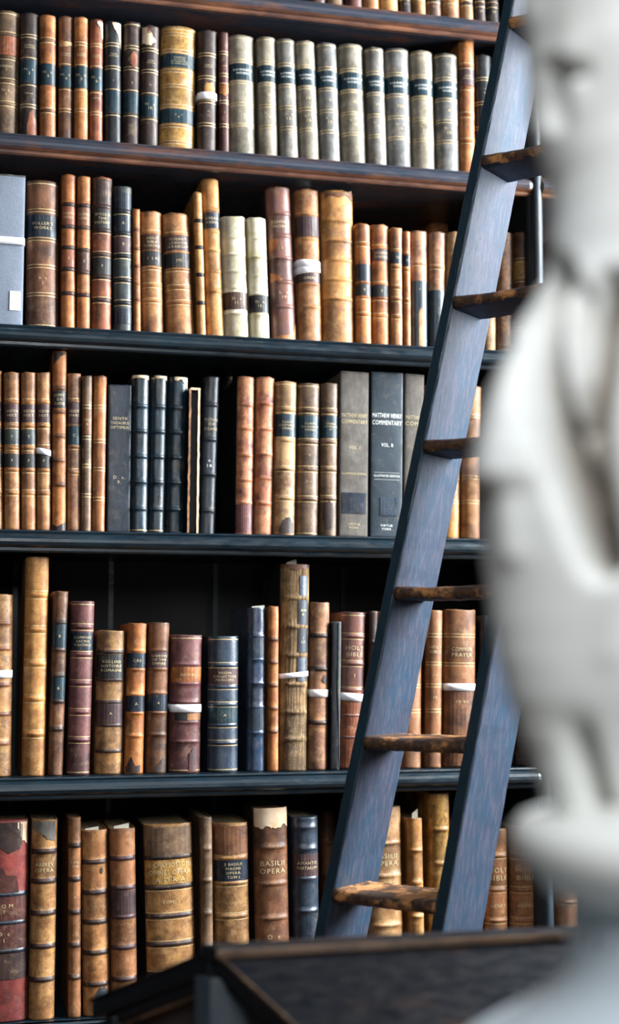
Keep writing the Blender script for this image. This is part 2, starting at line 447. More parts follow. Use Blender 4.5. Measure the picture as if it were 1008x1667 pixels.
# --- second shelf
g4 = [.13,.19,.37,.56,.74]
book(1,-12,30,17,-10,33,'taupe','brown leather volume with rubbed red panel, at the left picture edge on the second shelf',[.19,.37,.56,.74],1,headgold=1,
     tags=[(.205,.355,'rust',[]),(.42,.5,None,['VINDIC','I']),(.6,.7,None,['N. s.','1'])])
book(1,31,62,20,33,64,'dark','dark volume with teal label and reddish worn foot on the second shelf',[.19,.375,.57,.745],2,
     tags=[(.22,.33,None,['ROGERS','SERMON'],{'h':.004}),(.38,.565,'tealabel',['N.  s.','2']),(.63,.67,None,['ESTHER'],{'h':.0035})],
     patches=[([(-.2,.9,.99),(.1,.8,.99),(.4,.77,.99),(.7,.84,.99),(.95,.9,.99)],'rust','worn_patch')])
book(1,65,91,24,64.5,92,'orange','bright orange calf volume with teal label, no head title, on the second shelf',[.205,.77],1,
     tags=[(.395,.565,'tealabel',['N.  s.','3'])], bandmat='brown')
book(1,95,119,26,96,119.5,'brown','brown volume with pale cracked scar above the teal label on the second shelf',[.22,.395,.575,.75],2,
     tags=[(.26,.36,None,['ROGERS','SERMON'],{'h':.0035}),(.4,.57,'tealabel',['N.  s.','4']),(.62,.68,None,['ACTS','IV'],{'h':.003})],
     patches=[([(-.9,.2,.24),(-.5,.2,.25),(0,.215,.25),(.5,.21,.235),(.95,.205,.235)],'paletan','worn_patch')])
book(1,121,144,27.5,121,144,'orange','orange-brown volume with teal label and dark stain near its foot on the second shelf',[.215,.395,.575,.745],2,
     tags=[(.25,.36,None,['ROGERS','SERMON'],{'h':.0035}),(.395,.57,'tealabel',['N.  s.','5']),(.62,.66,None,['ROMANS'],{'h':.003})])
book(1,145.5,168,31,147,168.5,'rust','red-brown volume with teal label and torn pale upper corner on the second shelf',[.21,.39,.58,.755],2,
     tags=[(.255,.345,None,['ROGERS','SERMON'],{'h':.0035}),(.395,.575,'tealabel',['N.  s.','6']),(.61,.66,None,['HEBREW'],{'h':.003})],
     patches=[([(.1,.02,.04),(.5,.02,.06),(.8,.02,.14),(.97,.02,.16)],'tornpaper','torn_patch')])
book(1,171,199,34,170,199,'black','blue-black volume with torn tan upper right corner on the second shelf',[.19,.375,.56,.745],2,
     tags=[(.24,.31,None,['SCENE','VIGNOLE'],{'h':.0035}),(.46,.5,None,['I'],{'h':.006}),(.565,.735,'tealabel',[])],
     patches=[([(-.1,.015,.03),(.2,.015,.07),(.5,.015,.10),(.8,.015,.17),(.97,.015,.22)],'tornpaper','torn_patch')])
book(1,200,228,35,202,230,'dark','dark brown volume with plain teal lower label on the second shelf',[.205,.375,.56,.74],2,headgold=1,
     tags=[(.25,.35,None,['SCENE','ALEMAN'],{'h':.0035}),(.47,.51,None,['2'],{'h':.005}),(.565,.73,'tealabel',[])],
     patches=[([(-.2,.27,.34),(.1,.24,.37),(.4,.25,.36),(.6,.28,.33)],'rust','worn_patch')])
book(1,229,258.5,41,231,259.5,'dark','dark volume with large torn flap of pale paper at its head on the second shelf',[.2,.375,.565,.755],2,
     tags=[(.25,.35,None,['SCENE','WILSON'],{'h':.0035}),(.47,.51,None,['V'],{'h':.005}),(.575,.745,'tealabel',['N   o','10'])],
     patches=[([(-.95,.02,.15),(-.5,.02,.165),(0,.06,.165),(.3,.1,.14),(.6,.12,.13)],'tornpaper','torn_patch'),([(-.95,.02,.09),(-.4,.02,.07),(0,.03,.07)],'rust','worn_patch')])
book(1,260.5,319,43,264,322,'gilt','wide golden-tan volume with ornate gilt spine and two black-teal labels on the second shelf',[.065,.2,.36,.48,.64,.8,.93],2,headgold=1,
     tags=[(.225,.33,'tealabel',['CORPORIS','ET STUDII','INTRODUCTIO','IN OMNI ARTE'],{'h':.0038}),(.665,.775,'tealabel',['D      7','10'],{'h':.004})],bandmat='goldleather')
book(1,322,355,49,325,357,'dark','dark brown volume with white tape and tan patch above it on the second shelf',[.2,.385,.58,.765],2,
     tags=[(.26,.33,None,['VINDIC','FACIUM'],{'h':.0035}),(.645,.675,None,['V'])],straps=[(.535,0)],
     patches=[([(-.4,.46,.5),(-.2,.43,.515),(.5,.43,.515),(.7,.46,.5)],'honey','worn_patch')],slips=[(.25,.016,.012,.03)])
book(1,357,375.5,52,358,371.5,'darkred','narrow leaning dark red-brown volume beside the grey set on the second shelf',[.17,.35,.43,.57,.76],2,
     tags=[(.255,.3,None,['VENN'],{'h':.003}),(.64,.67,None,['2'],{'h':.004})],slips=[(.2,.01,.01,.03)],
     patches=[([(-.9,.43,.5),(0,.43,.52),(.9,.43,.5)],'orange','worn_patch')])
HW = [(376,419,57,372,417,'greige','13.','I','widest, left end'),(424,456,60,420,451,'greige','14.','II','second from the left'),
 (457,490,63,452,481,'grey','15.','III','third from the left'),(491,523,66,482,515,'greige','16.','IV','fourth from left'),
 (524.5,557,69.5,517,551,'slate','17.','V','with darker lower panel'),(560.5,601,71.5,553,595,'greige','18.','VI','sixth, broad and pale'),
 (602.5,633.5,77,597,627,'grey','19.','VII','seventh, narrow'),(635,674,78.5,628,670.5,'slate','20.','VIII','eighth, broad dark grey'),
 (676,713.5,82.5,671,708,'greige','21.','IX','ninth, stained cream'),(714.5,752,87,710,749,'slate','22.','X','dark, right end')]
for a, b, yt, c, d, m, no, rom, wh in HW:
    tg = [(.238,.37,'tealabel',["HAWKER'S","WORKS"],{'h':.0062,'w':.76,'c':'letterwhite'}),(.46,.5,None,[rom],{'h':.0085,'w':.4}),(.6,.69,None,['b.  s.',no],{'h':.008,'w':.45})]
    book(1,a,b,yt,c,d,m,f'grey calf volume {rom} of the matched ten, second shelf, {wh}',[.215,.39,.57,.74],2,tags=tg,headgold=1,group='ten matched grey volumes with teal labels')
book(1,753,776,63,748.5,775.5,'orange','tall orange volume with purple label beside the grey set and ladder on the second shelf',[.2,.36,.56,.75],1,
     tags=[(.225,.345,'plumlabel',['ADDIS','ARROWS'],{'h':.005})])
book(1,778,806,89,776,803,'black','near-black volume half hidden by the ladder on the second shelf',[.2,.4,.6,.8],2,tags=[(.26,.3,None,['L'],{'h':.005}),(.3,.33,None,['IN'],{'h':.005})])
book(1,815,852,92,812,850,'vellum','cream volume showing just right of the ladder on the second shelf',[.2,.4,.6,.8],1)

# --- third shelf
def archive_box():
    r = book(2,-24,37,284,-20,42,'clothgrey','grey cloth archive box with white tape and square card on the third shelf',[],0,straps=[(.44,0,.016)],flat=True,name='archive_box',cat='box',
             tags=[(.77,.895,'whitelabel',['N. 52'],{'s':(.28,.86),'h':.003,'c':'lettergold'})])
    for c in r.children:
        if c.name.startswith(('spine','cover')): c.data.materials[0] = M['boxgrey']
    return r
archive_box()
book(2,43.5,95,294,43,97,'brown',"wide brown volume with black label beside the grey box on the third shelf",[.205,.4,.585,.775],2,headgold=1,
     tags=[(.235,.385,'navylabel',["FULLER'S",'WORKS'],{'h':.0075}),(.64,.72,None,['b  s','2'],{'h':.008,'w':.4})])
book(2,100,123,284,100,124.5,'orange','slim orange volume, left of the orange pair, on the third shelf',[.195,.34,.475,.615,.77],0,bandmat='dark',tags=[(.21,.325,'rust',['DUPINI','OPERA']),(.49,.6,'rust',['I'])])
book(2,125.5,147,286,126,148.5,'orange','slim orange volume, right of the orange pair, on the third shelf',[.195,.34,.485,.63,.775],0,bandmat='dark',tags=[(.21,.325,'brown',['DUPINI','OPERA']),(.5,.615,'brownlabel',['2'])])
book(2,149,183,288,151,184,'rust','red-brown volume with dark title and number panels beside the orange pair on the third shelf',[.195,.35,.505,.65,.8],1,
     tags=[(.015,.18,'dark',[]),(.21,.335,'blacklabel',['SPOCIUS','THE','HISTORY']),(.525,.635,'blacklabel',['F'])],bandmat='dark')
book(2,186,217,303,184.5,216,'greencalf','green-grey calf volume with blue scuffed panels and pale ends on the third shelf',[.175,.325,.48,.645,.8],1,
     tags=[(.05,.16,'navylabel',[]),(.2,.31,'navylabel',['A']),(.35,.45,'plumlabel',['B']),(.84,.94,'navylabel',[])],bandmat='black')
book(2,218,230,340,217,228,'orange','very thin orange volume beside the green-grey calf one on the third shelf',[.17,.32,.46,.6,.73],0,bandmat='brown')
book(2,232.5,268,344,229,265,'tan','shorter tan volume with brown title and black emblem panels, left of two, third shelf',[.175,.46,.605,.73],1,
     tags=[(.19,.315,'brownlabel',['HOLY','BIBLE','OXFORD']),(.325,.445,'blacklabel',['(  ) A'])])
book(2,273,320,347,266,310,'tan','shorter tan volume with brown title and black wreath emblem, wider of two, third shelf',[.175,.32,.46,.61,.735],1,
     tags=[(.185,.31,'plumlabel',['RODNEY','LEXICON','GRAECUM']),(.33,.45,'blacklabel',['(V)'])])
book(2,321.5,337,313,316,328.5,'honey','thin leaning tan volume with four dark bands on the third shelf',[.2,.385,.575,.77],0,bandmat='black')
book(2,338.5,367,291,328.5,357.5,'honey','tall leaning honey volume with one navy label on the third shelf',[.2,.335,.455,.585,.71],0,tags=[(.215,.315,'navylabel',['OPERA','VARIA'])])
book(2,303,320,293,301,316,'dark','dark book standing behind the thin leaning tan volume on the third shelf',[.2,.4],0,back=.25)
book(2,367.5,409,352,361,402.5,'vellum','wide cream vellum volume with brown shelfmark label, left of two, on the third shelf',[.175,.315,.455,.59,.80],0,
     tags=[(.625,.765,'brownlabel',['D.  s.','11.'],{'h':.007,'w':.5})])
book(2,409.5,442,354,403,435,'vellum','narrower cream vellum volume with dark shelfmark label, right of two, on the third shelf',[.175,.325,.48,.63,.80],0,
     tags=[(.64,.78,'blacklabel',['D.  s.','12.'],{'h':.007,'w':.5})])
book(2,445.5,486.5,304,434.5,475.5,'purple','leaning purple-brown volume lettered WORKS 1 with orange scuffs on the third shelf',[.175,.32,.465,.62,.78],0,cover='black',  # black boards: shade of the exposed left cover put into the colour
     tags=[(.2,.29,None,['BENNET','WORKS'],{'h':.008,'w':.75}),(.385,.415,None,['1'],{'h':.009,'w':.2}),(.66,.745,None,['b.  t.','14'],{'h':.008,'w':.5})],
     patches=[([(-.95,.34,.42),(-.6,.34,.41),(-.3,.345,.37)],'orange','worn_patch'),([(-.95,.56,.62),(-.5,.575,.62),(-.1,.6,.62)],'orange','worn_patch'),([(-.9,.97,.995),(0,.965,.995),(.6,.955,.995),(.95,.87,.995)],'tan','worn_patch')])
book(2,489,527,308,481,523,'tan','tan volume with two crossed white tapes and dark labels on the third shelf',[.165,.325,.485,.62,.77],0,
     tags=[(.18,.31,'plumlabel',[]),(.555,.612,'plumlabel',['OPERA'])],straps=[(.49,-.004,.017),(.525,.006,.017)],slips=[(.12,.034,.016,.08)])
book(2,528.5,581,310,525,578.5,'honey','wide plain honey volume with faint raised bands and frayed head on the third shelf',[.2,.33,.455,.585,.71],0,
     patches=[([(-.85,.015,.05),(-.5,.015,.035),(0,.015,.045),(.5,.015,.03),(.9,.015,.06)],'brown','worn_patch')],slips=[(.4,.01,.006,.02)])
book(2,582,607.5,364.5,580,604.5,'orange','short orange-brown volume with blue-black label panels, first right of the wide honey one',[.17,.485,.605,.75],1,
     tags=[(.335,.475,'navylabel',[]),(.5,.595,'blacklabel',['F'])])
book(2,609,637,366,605.5,635.5,'orange','short orange volume with brown title and black lower panel on the third shelf',[.185,.49,.605,.75],1,
     tags=[(.2,.3,'plumlabel',['JOSEPHI','SCALIGERI']),(.5,.595,'blacklabel',['F'])])
book(2,638.5,658,371,637,657,'tan','short narrow tan volume with small navy label on the third shelf',[.2,.33,.5,.6,.75],1,tags=[(.205,.3,'navylabel',['IS'])],slips=[(.25,.008,.006,.02)])
book(2,659,670.5,377,658,668.5,'orange','very thin orange-brown volume beside the teal-footed one on the third shelf',[.2,.33,.6],1,tags=[(.205,.3,'navylabel',['D'])])
book(2,671.5,699,376,669.5,699.5,'stainedpale','scuffed tan volume with large teal lower half on the third shelf',[.28],1,
     tags=[(.43,.99,'teal',[]),(.48,.52,None,['D'],{'h':.005})],patches=[([(-.2,.7,.98),(.1,.66,.98),(.4,.66,.98),(.6,.75,.98)],'paletan','worn_patch')])
book(2,700.5,727,378,700.5,729.5,'stainedpale','scuffed pale tan volume with dark teal foot, left of the ladder, third shelf',[.3],1,tags=[(.5,.99,'teal',[])])
book(2,700,733,350,702,735,'tan','tan book standing behind the scuffed pair beside the ladder on the third shelf',[.2,.4],0,back=.25)
book(2,729,758,378,731,760,'paletan','pale tan volume hidden mostly behind the ladder on the third shelf',[.2,.4,.6,.8],0)
book(2,760,786,378,762,788,'orange','orange volume glimpsed behind the ladder board on the third shelf',[.2,.4,.6,.8],0)
book(2,787.5,810,379,788,811,'paletan','pinkish tan volume right behind the ladder rung on the third shelf',[.35],0)
book(2,811.5,839,378,811.5,839.5,'stainedpale','tan volume with a purple-brown stain right of the ladder on the third shelf',[.95],0)
book(2,840.5,872,378,840,873,'brown','dark brown gilt-tooled volume beside the upright at the right end of the third shelf',[.23,.4,.6,.8],2,tags=[(.24,.39,'gilt',[])])

# --- fourth shelf
set3 = dict(group='matched tan volumes with three dark labels')
def trio(a,b,yt,c,d,lab,third=True,strap=()):
    tg = [(.205,.32,'plumlabel',['WESTEN','HIST']),(.52,.605,'blacklabel',['F'])]
    if third: tg.insert(1,(.365,.46,'greencalf',['T']))
    book(3,a,b,yt,c,d,'tan',lab,[.19,.34,.48,.62,.765],1,tags=tg,straps=strap)
trio(-22,6,603,-24,3,'tan volume with dark labels cut by the left picture edge on the fourth shelf')
trio(8,32.5,606,5.5,33,'tan volume with three dark labels, broadest of the left-hand set on the fourth shelf')
trio(35,59,606,34.5,59,'tan volume with three dark labels, beside the taped one on the fourth shelf')
trio(60,83.5,606,60,83,'tan volume with white tape and two dark labels on the fourth shelf',False,[(.505,-.006,.013)])
book(3,85,108,571,86,109,'orange','tall orange volume rising above its neighbours with a charred head on the fourth shelf',[.21,.34,.475,.61,.745],0,
     tags=[(.225,.32,'blacklabel',['ELEMENT','DE','GUERRE'])],bandmat='brown',patches=[([(-.9,.01,.08),(-.4,.01,.055),(.2,.01,.03),(.8,.01,.02)],'dark','charred_head'),([(-.95,.965,.995),(-.3,.975,.995),(.3,.965,.995),(.9,.95,.995)],'black','charred_foot')])
book(3,110,131,608,110,133,'stainedpale','speckled brown volume with bright teal label on the fourth shelf',[.18,.465,.625],1,tags=[(.19,.32,'plumlabel',['IBIDE','MARE']),(.335,.455,'tealabel',['C'])])
book(3,132.5,148.5,612,134,151,'taupe','narrow taupe volume with gilt rules beside the teal-labelled one on the fourth shelf',[.2,.4,.58,.77],2,tags=[(.22,.38,'brown',['TRES','A'])])
book(3,150,171,612,151.5,174,'orange','orange-brown volume with fine gilt rules beside the navy cloth book on the fourth shelf',[.2,.42,.6,.79],2)
book(3,174.5,211,627,176.5,216,'navy','navy cloth book with gilt lettering and shelfmark D c 9 on the fourth shelf',[],0,flat=True,
     tags=[(.19,.33,None,['SENTII','THESAURUS','OPTIMUS'],{'h':.0075,'w':.8}),(.59,.7,None,['D.  c.','9.'],{'h':.008,'w':.5})])
book(3,213,240.5,610,214.5,245.5,'teal','dark blue volume with pale frayed head, first of three on the fourth shelf',[.2,.36,.52,.68,.85],0,headgold=1,patches=[([(-.95,.005,.025),(-.3,.005,.02),(.4,.005,.024),(.95,.005,.03)],'tornpaper','frayed_head')])
book(3,242,268,611,246.5,274.5,'teal','dark blue volume with gilt head ornament, middle of three on the fourth shelf',[.2,.36,.52,.68,.85],0,headgold=1,patches=[([(-.6,.005,.015),(.4,.005,.02),(.95,.005,.03)],'tornpaper','frayed_head')])
book(3,269.5,300,613,275.5,308.5,'teal','dark blue volume, last and darkest of three, with chipped pale head on the fourth shelf',[.2,.36,.52,.68,.85],0,patches=[([(-.5,.005,.025),(-.2,.005,.03),(.2,.005,.018),(.7,.005,.05),(.95,.005,.08)],'tornpaper','frayed_head')])
# book that has lost its spine: two boards with frayed edges
def spineless():
    Y = SPINE_Y-.002; a = on_plane(304,863,Y); b = on_plane(322,863,Y); c = on_plane(311,628,Y); d = on_plane(333,628,Y)
    r = empty('book', ((a.x+b.x)/2, Y, SHELF_Z[3]+.002), (0, math.atan2(c.x-a.x, c.z-a.z)*.85, 0))
    tag(r, 'thin black pamphlet whose two cream-frayed board edges gape open on the fourth shelf', 'book')
    h = (c.z-a.z)*.995; w = .028
    for sx in (-1, 1):
        rings = []; n = 26
        for i in range(n+1):
            z = h*i/n; j = .0012*mnoise.noise(Vector((z*60, sx*3, 1)))
            th = .004+.0012*mnoise.noise(Vector((z*90, 7, sx)))
            x = sx*(w/2-.003)+j + (-.004*(i/n) if sx > 0 else .003*(1-i/n)-.002)
            rings.append([(x-th/2,-.002,z),(x+th/2,-.002,z),(x+th/2,.15,z),(x-th/2,.15,z)])
        b_ = MB(); b_.sweep(rings); co = b_.build('cover', L['black'], r)
        e = MB(); e.sweep([[(p[0][0]-.0003,-.004,p[0][2]),(p[1][0]+.0003,-.004,p[1][2]),(p[1][0]+.0003,-.0018,p[1][2]),(p[0][0]-.0003,-.0018,p[0][2])] for p in rings])
        e.build('frayed_edge', L['stainedpale'] if sx < 0 else M['tornpaper'], co)
    b_ = MB(); b_.box(-w/2+.005, w/2-.006, .012, .146, .003, h-.004); b_.build('page_block', M['inside'], r)
    b_ = MB(); b_.box(-w/2+.002, w/2-.004, -.003, .01, h-.002, h+.003); b_.build('torn_cap', M['tornpaper'], r)
spineless()
book(3,325.5,351,613,333.5,360,'navy','navy volume lettered in white with shelfmark c 14 on the fourth shelf',[.18,.4,.62,.85],0,back=.02,
     tags=[(.24,.37,None,['FICTION','OF','DEANE'],{'h':.008,'w':.8}),(.5,.6,None,['e.','14.'],{'h':.009,'w':.42,'c':'letterwhite'})])
book(3,362,378,590,363,380,'dark','tall dark book with chipped pale head standing far back in the fourth shelf gap',[.3],0,back=.25,patches=[([(0,.01,.05),(.5,.01,.09),(.9,.01,.1)],'tornpaper','torn_patch')])
book(3,386.5,411,613,386.5,418,'stained','peach volume blotched plum-red, left of the stained pair on the fourth shelf',[.18,.33,.5,.655,.8],0,cover='black',tags=[(.81,.985,'mulberry',[])])  # cover coloured black in place of shade on its left side
book(3,415.5,444,614,418.5,450,'stained','peach volume blotched dark plum, right of the stained pair on the fourth shelf',[.17,.33,.49,.64,.8],0)
book(3,447.5,482.5,621,451.5,486,'paletan','tan volume with teal OPERA label, first of three on the fourth shelf',[.185,.385,.57,.76],1,headgold=1,
     tags=[(.215,.36,'tealabel',['CLASSI','CONSTANTIS','OPERA'],{'h':.0055}),(.46,.49,None,['I'],{'h':.006})],patches=[([(-.6,.95,.985),(-.2,.9,.985),(.3,.88,.985),(.8,.92,.985)],'dark','dark_stain')])
book(3,484,521,624,487.5,524.5,'taupe','brown-grey volume with teal OPERA label, middle of three on the fourth shelf',[.18,.385,.565,.76],1,headgold=1,
     tags=[(.215,.36,'tealabel',['CLASSI','CALASANCTI','OPERA'],{'h':.0055}),(.455,.49,None,['II'],{'h':.006}),(.63,.66,None,['F. v.'],{'h':.005})])
book(3,522.5,551,624,525.5,553,'taupe','narrow mottled volume with teal label, last of three on the fourth shelf',[.185,.385,.565,.755],1,
     tags=[(.215,.36,'tealabel',['OPERA','VITRUVII','IV'],{'h':.005})],patches=[([(-.8,.8,.9),(-.2,.77,.95),(.5,.8,.93)],'dark','dark_stain')])
book(3,552.5,599,606,554,602,'clothgrey',"wide grey cloth volume I of the commentary with navy panel on the fourth shelf",[],0,flat=True,
     tags=[(.235,.335,None,['MATTHEW HENRY','COMMENTARY'],{'h':.011,'w':.9}),(.445,.48,None,['VOL. I'],{'h':.009,'w':.4}),(.61,.63,None,['ILLUSTRATED EDITION'],{'h':.006,'w':.85}),
           (.735,.86,'navylabel',[],{'s':(-.8,.85)}),(.91,.96,None,['VIRTUE','YORK'],{'h':.006,'w':.5})])
book(3,603,655,607,604,658,'clothnavy',"wide dark blue volume II of the commentary beside the ladder on the fourth shelf",[],0,flat=True,
     tags=[(.235,.335,None,['MATTHEW HENRY','COMMENTARY'],{'h':.0125,'w':.92,'c':'letterwhite'}),(.425,.46,None,['VOL. II'],{'h':.010,'w':.36,'c':'letterwhite'}),(.6,.66,None,['———————','ILLUSTRATED EDITION','———————'],{'h':.006,'w':.8,'c':'letterwhite'}),
           (.76,.87,'blue',[],{'s':(-.4,.7)}),(.92,.96,None,['VIRTUE','YORK'],{'h':.006,'w':.4,'c':'letterwhite'})])
book(3,657,688,610,659,692,'clothgrey',"dark grey cloth volume III of the commentary, half behind the ladder, fourth shelf",[],0,flat=True,tags=[(.235,.335,None,['MATTHEW','COMM'],{'h':.011,'w':.9})])
book(3,690,720,628,692,722,'tan','tan volume hidden behind the ladder board on the fourth shelf',[.2,.4,.6,.8],0)
book(3,722,752,628,724,754,'honey','honey volume whose foot shows right of the ladder on the fourth shelf',[.2,.4,.6,.76],2)
book(3,753.5,786,628,755.5,788,'tan','tan volume whose foot shows between ladder and marble bust on the fourth shelf',[.2,.4,.6,.76],2)

# --- fifth shelf
book(4,-28,18,968,-28,24,'goldleather','golden-brown panelled volume with white tape at the left picture edge on the fifth shelf',[.16,.3,.5,.66,.82],0,bandmat='brown',straps=[(.44,0)])
book(4,36,74,907,41,81,'honey','tallest honey-tan volume with six raised bands on the fifth shelf',[.175,.335,.49,.65,.81],1)
book(4,78,103,963,87,112,'brown','brown volume with two bright blue labels on the fifth shelf',[.17,.32,.46,.6,.75],0,tags=[(.18,.31,'tealabel',['B']),(.47,.59,'tealabel',['8'])],bandmat='dark')
book(4,110.5,146,979,116,157,'mulberry','dark purple-brown volume with gilt-edged bands and black title label on the fifth shelf',[.15,.31,.475,.64,.80],1,
     tags=[(.18,.285,'navylabel',['CAMPIOS','SACRO','THEATINUS'],{'h':.006})],headgold=1)
book(4,154,202,1027,160,206,'goldleather','wide mottled volume with grey title and purple-blue label on the fifth shelf',[.15,.345,.5,.66,.84],0,bandmat='dark',
     tags=[(.165,.33,'blacklabel',['ROLLINS','HISTOIRE','ROMAINE']),(.51,.645,'plumlabel',['A'])])
book(4,204,234,1015,208,242,'orange','orange volume with two black labels and charred foot on the fifth shelf',[.185,.31,.475,.6,.75],0,
     tags=[(.2,.3,'navylabel',['CRS']),(.485,.59,'navylabel',['A'])],patches=[([(-.9,.95,.99),(-.4,.89,.99),(.1,.95,.99),(.6,.94,.99)],'dark','charred_foot')])
book(4,237.5,273,1014,243,278,'brown','brown volume with dark title and navy labels, right of the pair on the fifth shelf',[.185,.31,.47,.6,.745],0,
     tags=[(.195,.3,'plumlabel',['GIBBON','OF THE','EMPIRE']),(.48,.59,'navylabel',['4'])],patches=[([(-.3,.97,.99),(.2,.94,.99),(.6,.9,.99),(.9,.92,.99)],'dark','charred_foot')])
book(4,276.5,329,1034,280.5,332,'mulberry','mulberry volume with orange panel and white tape on the fifth shelf',[.215,.355,.49,.635,.775],0,headgold=1,
     tags=[(.235,.345,'orange',['NOVA']),(.57,.62,'blacklabel',[],{'s':(-.75,0)}),(.57,.62,'tan',[],{'s':(.02,.96)})],straps=[(.535,0,.017)],
     patches=[([(.2,.86,.98),(.45,.83,.98),(.7,.88,.98)],'plumlabel','dark_stain')])
book(4,339,392,1036,343,390.5,'blue','slate-blue volume with gilt rules and teal lower label on the fifth shelf',[.215,.375,.505,.655,.785],1,headgold=1,
     tags=[(.24,.355,'plumlabel',['BASSIN','COLLECTION','PRINCIPES'],{'h':.006}),(.525,.64,'tealabel',['A'],{'w':.2})])
book(4,404,434,989,406,436,'bluegloss','glossy blue and purple volume with lit right edge on the fifth shelf',[.175,.32,.465,.61,.765],0,tags=[(.19,.31,'blue',[]),(.62,.75,'blue',[])],slips=[(.1,.03,.005,.02)])
book(4,437,454.5,988,438,455.5,'orange','narrow orange-brown volume between the glossy blue and the tattered one on the fifth shelf',[.2,.34,.48,.62,.76],0,bandmat='brown')
book(4,456,501,919,457,510,'tattered','tall tattered volume with frayed head, blue strips and white tape on the fifth shelf',[.165,.305,.445,.585,.72,.85],0,cover='black',  # black cover colour paints in the unlit left side
     tags=[(.055,.16,'blue',[],{'s':(.2,.8)}),(.17,.3,'navylabel',['AM','R'],{'s':(.12,.85),'w':.7}),(.31,.43,'navylabel',['I','17'],{'s':(.15,.85)}),(.45,.57,'blue',[],{'s':(.15,.8)})],
     straps=[(.54,.007,.011)],slips=[(-.1,.024,.014,.03)],
     patches=[([(-.98,.0,.02),(-.8,.0,.012),(-.5,.0,.02),(0,0,.03),(.5,0,.02),(.98,0,.012)],'brown','frayed_head')])
book(4,503.5,536,981,508,539.5,'stainedpale','orange-brown volume with dark blots, white tape and small round mark on the fifth shelf',[.2,.4,.72],0,bandmat='dark',straps=[(.545,0,.016)],
     patches=[([(.2,.46,.47),(.4,.435,.485),(.7,.44,.49),(.85,.46,.47)],'dark','ink_mark')],slips=[])
book(4,538.5,553,1012,541,556.5,'black','thin black volume with pale worn right edge on the fifth shelf',[],0,flat=True,patches=[([(.35,.01,.5),(.6,.01,.6),(.97,.01,.99)],'greencalf','worn_patch')])
book(4,553.5,593,997,557.5,602,'purple','polished red-brown Bible with white tape beside the ladder on the fifth shelf',[.155,.33,.5,.66,.8],1,cover='brown',
     tags=[(.2,.3,None,['HOLY','BIBLE'],{'h':.011,'w':.8}),(.39,.42,None,['I'],{'h':.01,'w':.2}),(.72,.76,None,['D c'],{'h':.01,'w':.5}),(.5,.99,'rust',[])],straps=[(.545,-.004,.017)],headgold=1)
book(4,597,612,995,604,616,'dark','thin dark book just left of the ladder board on the fifth shelf',[.2],0)
book(4,616,648,996,618,650,'tan','tan volume behind the ladder board on the fifth shelf',[.2,.4,.6,.8],0)
book(4,651,690.5,995,653,691,'bible','brown Bible whose right half shows beside the ladder board, fifth shelf',[.14,.33,.48,.64,.8],2,tags=[(.2,.3,None,['HOLY','BIBLE'],{'h':.009})])
book(4,693,722.5,994,698,722.5,'bible','narrow tan-brown Bible with gilt rules right of the ladder on the fifth shelf',[.16,.34,.48,.64,.8],2,
     tags=[(.2,.3,None,['HOLY','BIBLE'],{'h':.008}),(.4,.43,None,['I V'],{'h':.006}),(.54,.57,None,['HE'],{'h':.006})])
book(4,725,779,993,726.5,780,'bible','wide brown Common Prayer volume with white tape on the fifth shelf',[.165,.35,.6,.68,.83],2,
     tags=[(.22,.32,None,['COMMON','PRAYER'],{'h':.010,'w':.62}),(.57,.6,None,['ANNA'],{'h':.007,'w':.4}),(.505,.99,'brown',[])],straps=[(.495,0,.016)])
book(4,783,808,1003,784,809,'black','black volume beside the Common Prayer book, behind the marble bust',[.3],0)
book(4,842,872,1010,842,872,'dark','dark brown volume whose foot shows beside the right ladder board on the fifth shelf',[.3,.5,.8],0)

# --- bottom shelf
book(5,-34,44.5,1337,-34,49,'redcloth','wide red cloth volume with torn dark leather panels on the bottom shelf',[.37,.51,.65],0,bandmat='navy',
     tags=[(.38,.5,'darkred',['T O M','1'],{'h':.009,'w':.5}),(.52,.64,'darkred',['D  c','1'],{'h':.01,'w':.5}),(.665,.79,'dark',[])],
     patches=[([(-.95,.01,.12),(-.3,.01,.13),(.2,.01,.16),(.6,.01,.15),(.75,.02,.12)],'dark','torn_patch'),([(-.95,.27,.36),(-.1,.23,.36),(.1,.27,.36),(.5,.28,.36),(.6,.33,.36)],'darkred','torn_patch'),([(.55,.01,.04),(.75,.01,.1),(.96,.01,.12)],'tornpaper','torn_paper')])
book(5,46,90,1335,52,95,'goldleather','golden-brown volume with torn head showing grey lining on the bottom shelf',[.16,.31,.47,.635,.8],0,bandmat='dark',
     tags=[(.2,.28,None,['ABBREV','OPERA'],{'h':.009,'w':.7})],patches=[([(-.95,.01,.05),(-.3,.01,.07),(.3,.01,.1),(.8,.01,.11)],'clothgrey','torn_patch')])
book(5,110,134,1332,113,131,'bible','narrow tan volume with dark raised bands on the bottom shelf',[.14,.31,.475,.64,.8],0,bandmat='dark',tags=[(.2,.27,None,['FOR','THE'],{'h':.006}),(.38,.42,None,['II'],{'h':.006})])
book(5,136,181,1353,132,176.5,'tan','light tan volume with thick dark bands and stained grey foot on the bottom shelf',[.17,.335,.495,.66,.83],0,bandmat='dark',
     patches=[([(-.1,.88,.99),(.2,.85,.99),(.6,.85,.99),(.95,.9,.99)],'greencalf','dark_stain'),([(.4,.21,.225),(.5,.2,.235),(.6,.21,.225)],'dark','ink_mark')],slips=[(-.1,.03,.007,.02)])
book(5,183,226,1350,179,222.5,'bible','brown-tan volume with thick bands and one dark panel, right of two on the bottom shelf',[.16,.32,.475,.64,.81],0,bandmat='plumlabel',tags=[(.335,.465,'plumlabel',[])],slips=[(-.05,.034,.01,.02)])
